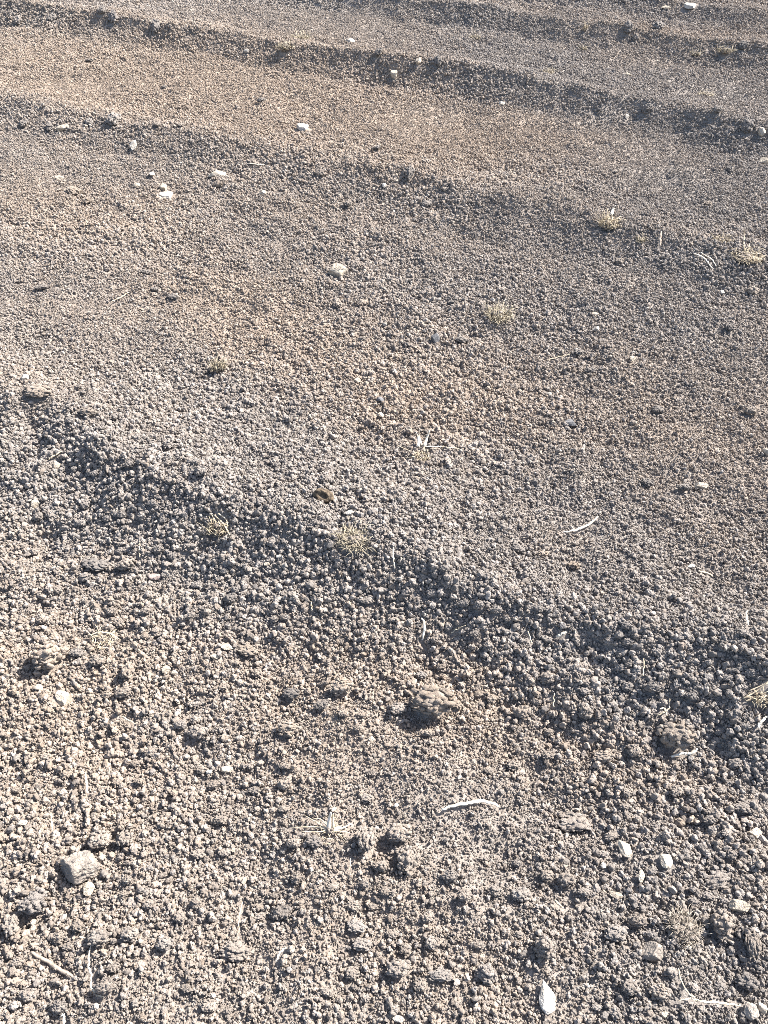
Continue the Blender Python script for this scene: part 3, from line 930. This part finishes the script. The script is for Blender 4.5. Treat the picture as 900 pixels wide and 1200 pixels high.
tuft(494, 534, 22, 16, 50, 'straw', "tan tuft with white upright shards in the middle of the picture", 1.3, .5, .6, blades=[
    ([(490, 526), (490, 516, .03), (487, 508, .05)], 4.2, 'bleached'), ([(497, 526), (500, 516, .03), (503, 507, .05)], 4, 'bleached'),
    ([(494, 524), (491, 514, .03), (492, 505, .055)], 2.6, 'bleached'), ([(492, 534), (478, 530), (465, 524)], 2, 'straw'),
    ([(497, 526), (515, 526), (538, 528)], 2, 'straw'), ([(490, 536), (482, 538), (474, 539)], 1.8, 'straw')])
tuft(890, 812, 34, 22, 46, 'straw', "straw clump at the right edge on the nearest bank", 1.3, .4, .6, blades=[
    ([(869, 821), (884, 813), (899, 802)], 2.2, 'straw'), ([(873, 824), (886, 818), (900, 812)], 2, 'olive'), ([(876, 812), (890, 806), (902, 799)], 1.6, 'straw')])
tuft(712, 260, 28, 24, 100, 'straw', "brown grass tuft with white tip on the second bank at right", 1.2, .62, .3, tall=1.05, blades=[
    ([(716, 254), (718, 247, .02), (721, 243, .03)], 4, 'bleached')])
tuft(750, 280, 15, 11, 34, 'olive', "small straw tuft right below the brown tuft, second bank", 1.1, .5, .5)
tuft(845, 280, 24, 17, 50, 'straw', "straw tuft on the second bank left of the straw clump at the right edge", 1.1, .5, .5)
tuft(875, 299, 40, 15, 90, 'straw', "straw clump with one upright stem at the right edge, second bank", 1.1, .6, .5, blades=[
    ([(871, 294), (871, 280, .05), (871, 269, .1)], 1.8, 'straw')])
tuft(352, 43, 24, 13, 70, 'olive', "pale yellow grass tuft on the crest of the third bank", 1.0, .5, .4)
tuft(334, 54, 22, 14, 60, 'olive', "pale grass tuft just below the crest one on the third bank", 1.0, .5, .4)
tuft(815, 62, 18, 7, 40, 'olive', "low yellow grass tuft at the foot of the fourth bank", .9, .5, .5)
tuft(850, 58, 24, 9, 50, 'olive', "yellow grass tuft right of the low one, foot of the fourth bank", .9, .5, .5)
tuft(682, 56, 14, 9, 34, 'olive', "small yellow tuft between third and fourth banks", .9, .5, .5)
tuft(643, 83, 16, 8, 30, 'olive', "faint yellow tuft behind the third bank, right of centre", .9, .5, .5)
tuft(557, 43, 13, 9, 34, 'olive', "small yellow tuft beyond the third bank, centre right", .9, .5, .5)
tuft(685, 33, 8, 13, 20, 'straw', "thin upright straw tuft on the fourth bank", .8, .4, .2, tall=1.3)
tuft(826, 110, 22, 7, 34, 'straw', "low straw litter on the crest of the third bank at right", .9, .4, .8)

# ------------------------------------------------------------------ more loose clods, alike, by zone
def in_view(p):
    q = np.array([p[0], p[1], p[2] - CAM_H])
    zc = q[1] * CT - q[2] * ST
    yc = q[1] * ST + q[2] * CT
    return PW / 2 + FPX * q[0] / zc, PH / 2 - FPX * yc / zc
LANDMARKS = [
    (96, 1014, "large lower left rock"), (641, 1167, "leaf-shaped white stone"), (732, 994, "cream angular stone at right"), (800, 1078, "matted root ball"),
    (550, 944, "long white root"), (387, 968, "flattened straw tuft"), (505, 824, "largest centre clod"), (62, 770, "big tan clod at left"),
    (790, 865, "big clod at right"), (763, 1116, "angular grey rock"), (467, 1195, "white stone at the bottom edge"), (265, 903, "cream pebble at left"),
    (74, 818, "faceted cream stone at left"), (400, 806, "tan black-sided clod"), (341, 815, "flat dark clod, centre left"), (290, 764, "tan clod by the oval pebble"),
    (115, 665, "flat dark grey clod at left"), (180, 678, "pinkish brown stone"), (256, 614, "tan grass clump on the slope"), (415, 628, "olive straw mat"),
    (494, 738, "white upright straw"), (657, 746, "short thick straw on the slope"), (890, 812, "straw clump at the right edge"), (865, 1062, "tan cream stone at the right edge"),
    (830, 1176, "flat yellow straw at bottom right"), (108, 1134, "wavy white straw"), (478, 995, "bottom centre clod cluster"), (276, 1114, "wide shaded clod at bottom left"),
    (466, 1136, "rough clod at bottom centre"), (45, 462, "white crest stone at left"), (62, 538, "pale straw at far left"), (223, 535, "white shell-like pebble"),
    (868, 947, "grey clod near the right edge"), (672, 966, "long low clod at right"), (340, 855, "tan clod with the dark strand"), (434, 867, "round cream pebble in the centre"),
]
ORD = ["nearest", "second nearest", "third nearest", "fourth nearest", "fifth nearest", "sixth nearest", "seventh nearest", "eighth nearest", "ninth nearest"]
DIRS = ["right", "lower right", "below", "lower left", "left", "upper left", "above", "upper right"]
zones = [
    ((20, 880, 880, 1190), 74, (13, 20), "small clods in the near foreground"),
    ((20, 640, 560, 860), 34, (12, 17), "small clods below the nearest bank"),
    ((480, 690, 890, 860), 30, (12, 17), "small clods on the nearest bank face"),
    ((10, 490, 240, 620), 16, (12, 16), "small clods on the left of the nearest bank"),
]
taken = [(e[0], e[1], e[3]) for e in EXCL]
alike = []
for (x0, y0, x1, y1), n, (s0, s1), grp in zones:
    k = tries = 0
    while k < n and tries < 900:
        tries += 1
        px, py = random.uniform(x0, x1), random.uniform(y0, y1)
        p, dep = ground_hit(px, py)
        s = random.uniform(s0, s1)
        if any((p[0] - a) ** 2 + (p[1] - b) ** 2 < (c + .55 * s * dep / FPX) ** 2 for a, b, c in taken): continue
        o = clod(px, py, s, s * random.uniform(.7, 1.0), "", group=grp, sink=random.uniform(.22, .36))
        taken.append((p[0], p[1], .5 * s * dep / FPX)); k += 1
        alike.append((px, py, o))
by_mark = {}
for px, py, o in alike:
    lx, ly, nm = min(LANDMARKS, key=lambda q: (q[0] - px) ** 2 + (q[1] - py) ** 2)
    q = int(round(math.degrees(math.atan2(py - ly, px - lx)) / 45)) % 8
    by_mark.setdefault((nm, q), []).append((math.hypot(px - lx, py - ly), o))
for (nm, q), lst in by_mark.items():
    lst.sort(key=lambda e: e[0])
    side = {"above": "above", "below": "below"}.get(DIRS[q], DIRS[q] + " of")
    for i, (_, o) in enumerate(lst):
        rank = (", %s" % ORD[i]) if len(lst) > 1 else ""
        o["label"] = "small soil clod %s the %s%s" % (side, nm, rank)

# ------------------------------------------------------------------ loose crumbs: one mass that nobody could count
def wedge(y):
    return 0.5 * (y * CT + CAM_H * ST) * PW / FPX + 0.55

pts = []
for (y0, y1, dens, rmin, rmax) in [(-.15, 1.2, 92000, .0021, .0090), (1.2, 2.3, 76000, .0021, .0084), (2.3, 4.4, 48000, .0025, .0082), (4.4, 6.8, 25000, .0032, .0086), (6.8, 9.5, 9500, .0047, .0108)]:
    wmax = wedge(y1)
    n = int(dens * (y1 - y0) * 2 * wmax)
    x = rng.uniform(-wmax, wmax, n); y = rng.uniform(y0, y1, n)
    keep = np.abs(x) < wedge(y)
    x, y = x[keep], y[keep]; n = len(x)
    u_ = x * UDIR[0] + y * UDIR[1]; v_ = x * NDIR[0] + y * NDIR[1]
    coarse = 0.95 + .30 * fbm(x * 1.6, y * 1.6, 91, 3)
    for rd in RIDGES:
        w_ = v_ - ridge_line(rd, u_)
        coarse = coarse + .20 * np.exp(-((w_ + .10) / .17) ** 2)
    coarse = coarse + .12 * np.clip(1.0 - y, 0, 1)
    coarse = np.clip(coarse, .62, 1.6)
    r = np.minimum(rmin * rng.random(n) ** (-1 / 2.55), rmax) * coarse
    pts.append(np.stack([x, y, r], 1))
A = np.vstack(pts)
kd = kdtree.KDTree(len(A))
hz = height(A[:, 0], A[:, 1])
for i, (x, y) in enumerate(A[:, :2]): kd.insert((x, y, 0), i)
kd.balance()
drop = np.zeros(len(A), bool)
for (x, y, z, r) in EXCL:
    for co, i, d in kd.find_range((x, y, 0), r + .012):
        if d < r + .35 * A[i, 2] and (d < r * .8 or A[i, 2] > .004): drop[i] = True
A, hz = A[~drop], hz[~drop]
n = len(A)
# big crumbs ride on top, small ones fill in between
lift = A[:, 2] * rng.uniform(-.2, .8, n) + .0045 * np.clip(rng.normal(0, .6, n), 0, 1.5)
co = np.stack([A[:, 0], A[:, 1], hz + lift], 1).astype(np.float32)
cm = bpy.data.meshes.new("soil_crumbs")
cm.vertices.add(n); cm.vertices.foreach_set("co", co.ravel())
def put(name, typ, field, data):
    a = cm.attributes.new(name, typ, 'POINT'); a.data.foreach_set(field, np.ascontiguousarray(data).ravel())
put("size", 'FLOAT', "value", A[:, 2].astype(np.float32))
put("turn", 'FLOAT_VECTOR', "vector", rng.uniform(0, 6.283, (n, 3)).astype(np.float32))
put("pick", 'INT', "value", rng.integers(0, 16, n).astype(np.int32))
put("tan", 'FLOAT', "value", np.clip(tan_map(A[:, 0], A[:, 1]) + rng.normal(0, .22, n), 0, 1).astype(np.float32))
crumbs = link(bpy.data.objects.new("soil_crumbs", cm))
crumbs["kind"] = "stuff"
crumbs["label"] = "loose grey and tan soil crumbs covering the whole tilled field"
crumbs["category"] = "soil"
shapes = bpy.data.collections.new("crumb_shapes")
for i in range(16):
    v, f = crumb_shape(500 + i, 4)
    shapes.objects.link(bpy.data.objects.new("crumb_%02d" % i, tri_mesh("crumb", v, f, M_CRUMB)))
g = bpy.data.node_groups.new("scatter_crumbs", 'GeometryNodeTree')
g.interface.new_socket("Geometry", in_out='INPUT', socket_type='NodeSocketGeometry')
g.interface.new_socket("Geometry", in_out='OUTPUT', socket_type='NodeSocketGeometry')
gi, go = g.nodes.new("NodeGroupInput"), g.nodes.new("NodeGroupOutput")
ip = g.nodes.new("GeometryNodeInstanceOnPoints")
ci = g.nodes.new("GeometryNodeCollectionInfo")
ci.inputs[0].default_value = shapes; ci.inputs[1].default_value = True; ci.inputs[2].default_value = True
def named(nm, typ):
    a = g.nodes.new("GeometryNodeInputNamedAttribute"); a.data_type = typ; a.inputs[0].default_value = nm
    return a.outputs[0]
e2r = g.nodes.new("FunctionNodeEulerToRotation")
g.links.new(gi.outputs[0], ip.inputs["Points"])
g.links.new(ci.outputs[0], ip.inputs["Instance"])
ip.inputs["Pick Instance"].default_value = True
g.links.new(named("pick", 'INT'), ip.inputs["Instance Index"])
g.links.new(named("turn", 'FLOAT_VECTOR'), e2r.inputs[0]); g.links.new(e2r.outputs[0], ip.inputs["Rotation"])
g.links.new(named("size", 'FLOAT'), ip.inputs["Scale"])
g.links.new(ip.outputs[0], go.inputs[0])
md = crumbs.modifiers.new("scatter", 'NODES'); md.node_group = g
print("crumbs", n, "excl", len(EXCL))
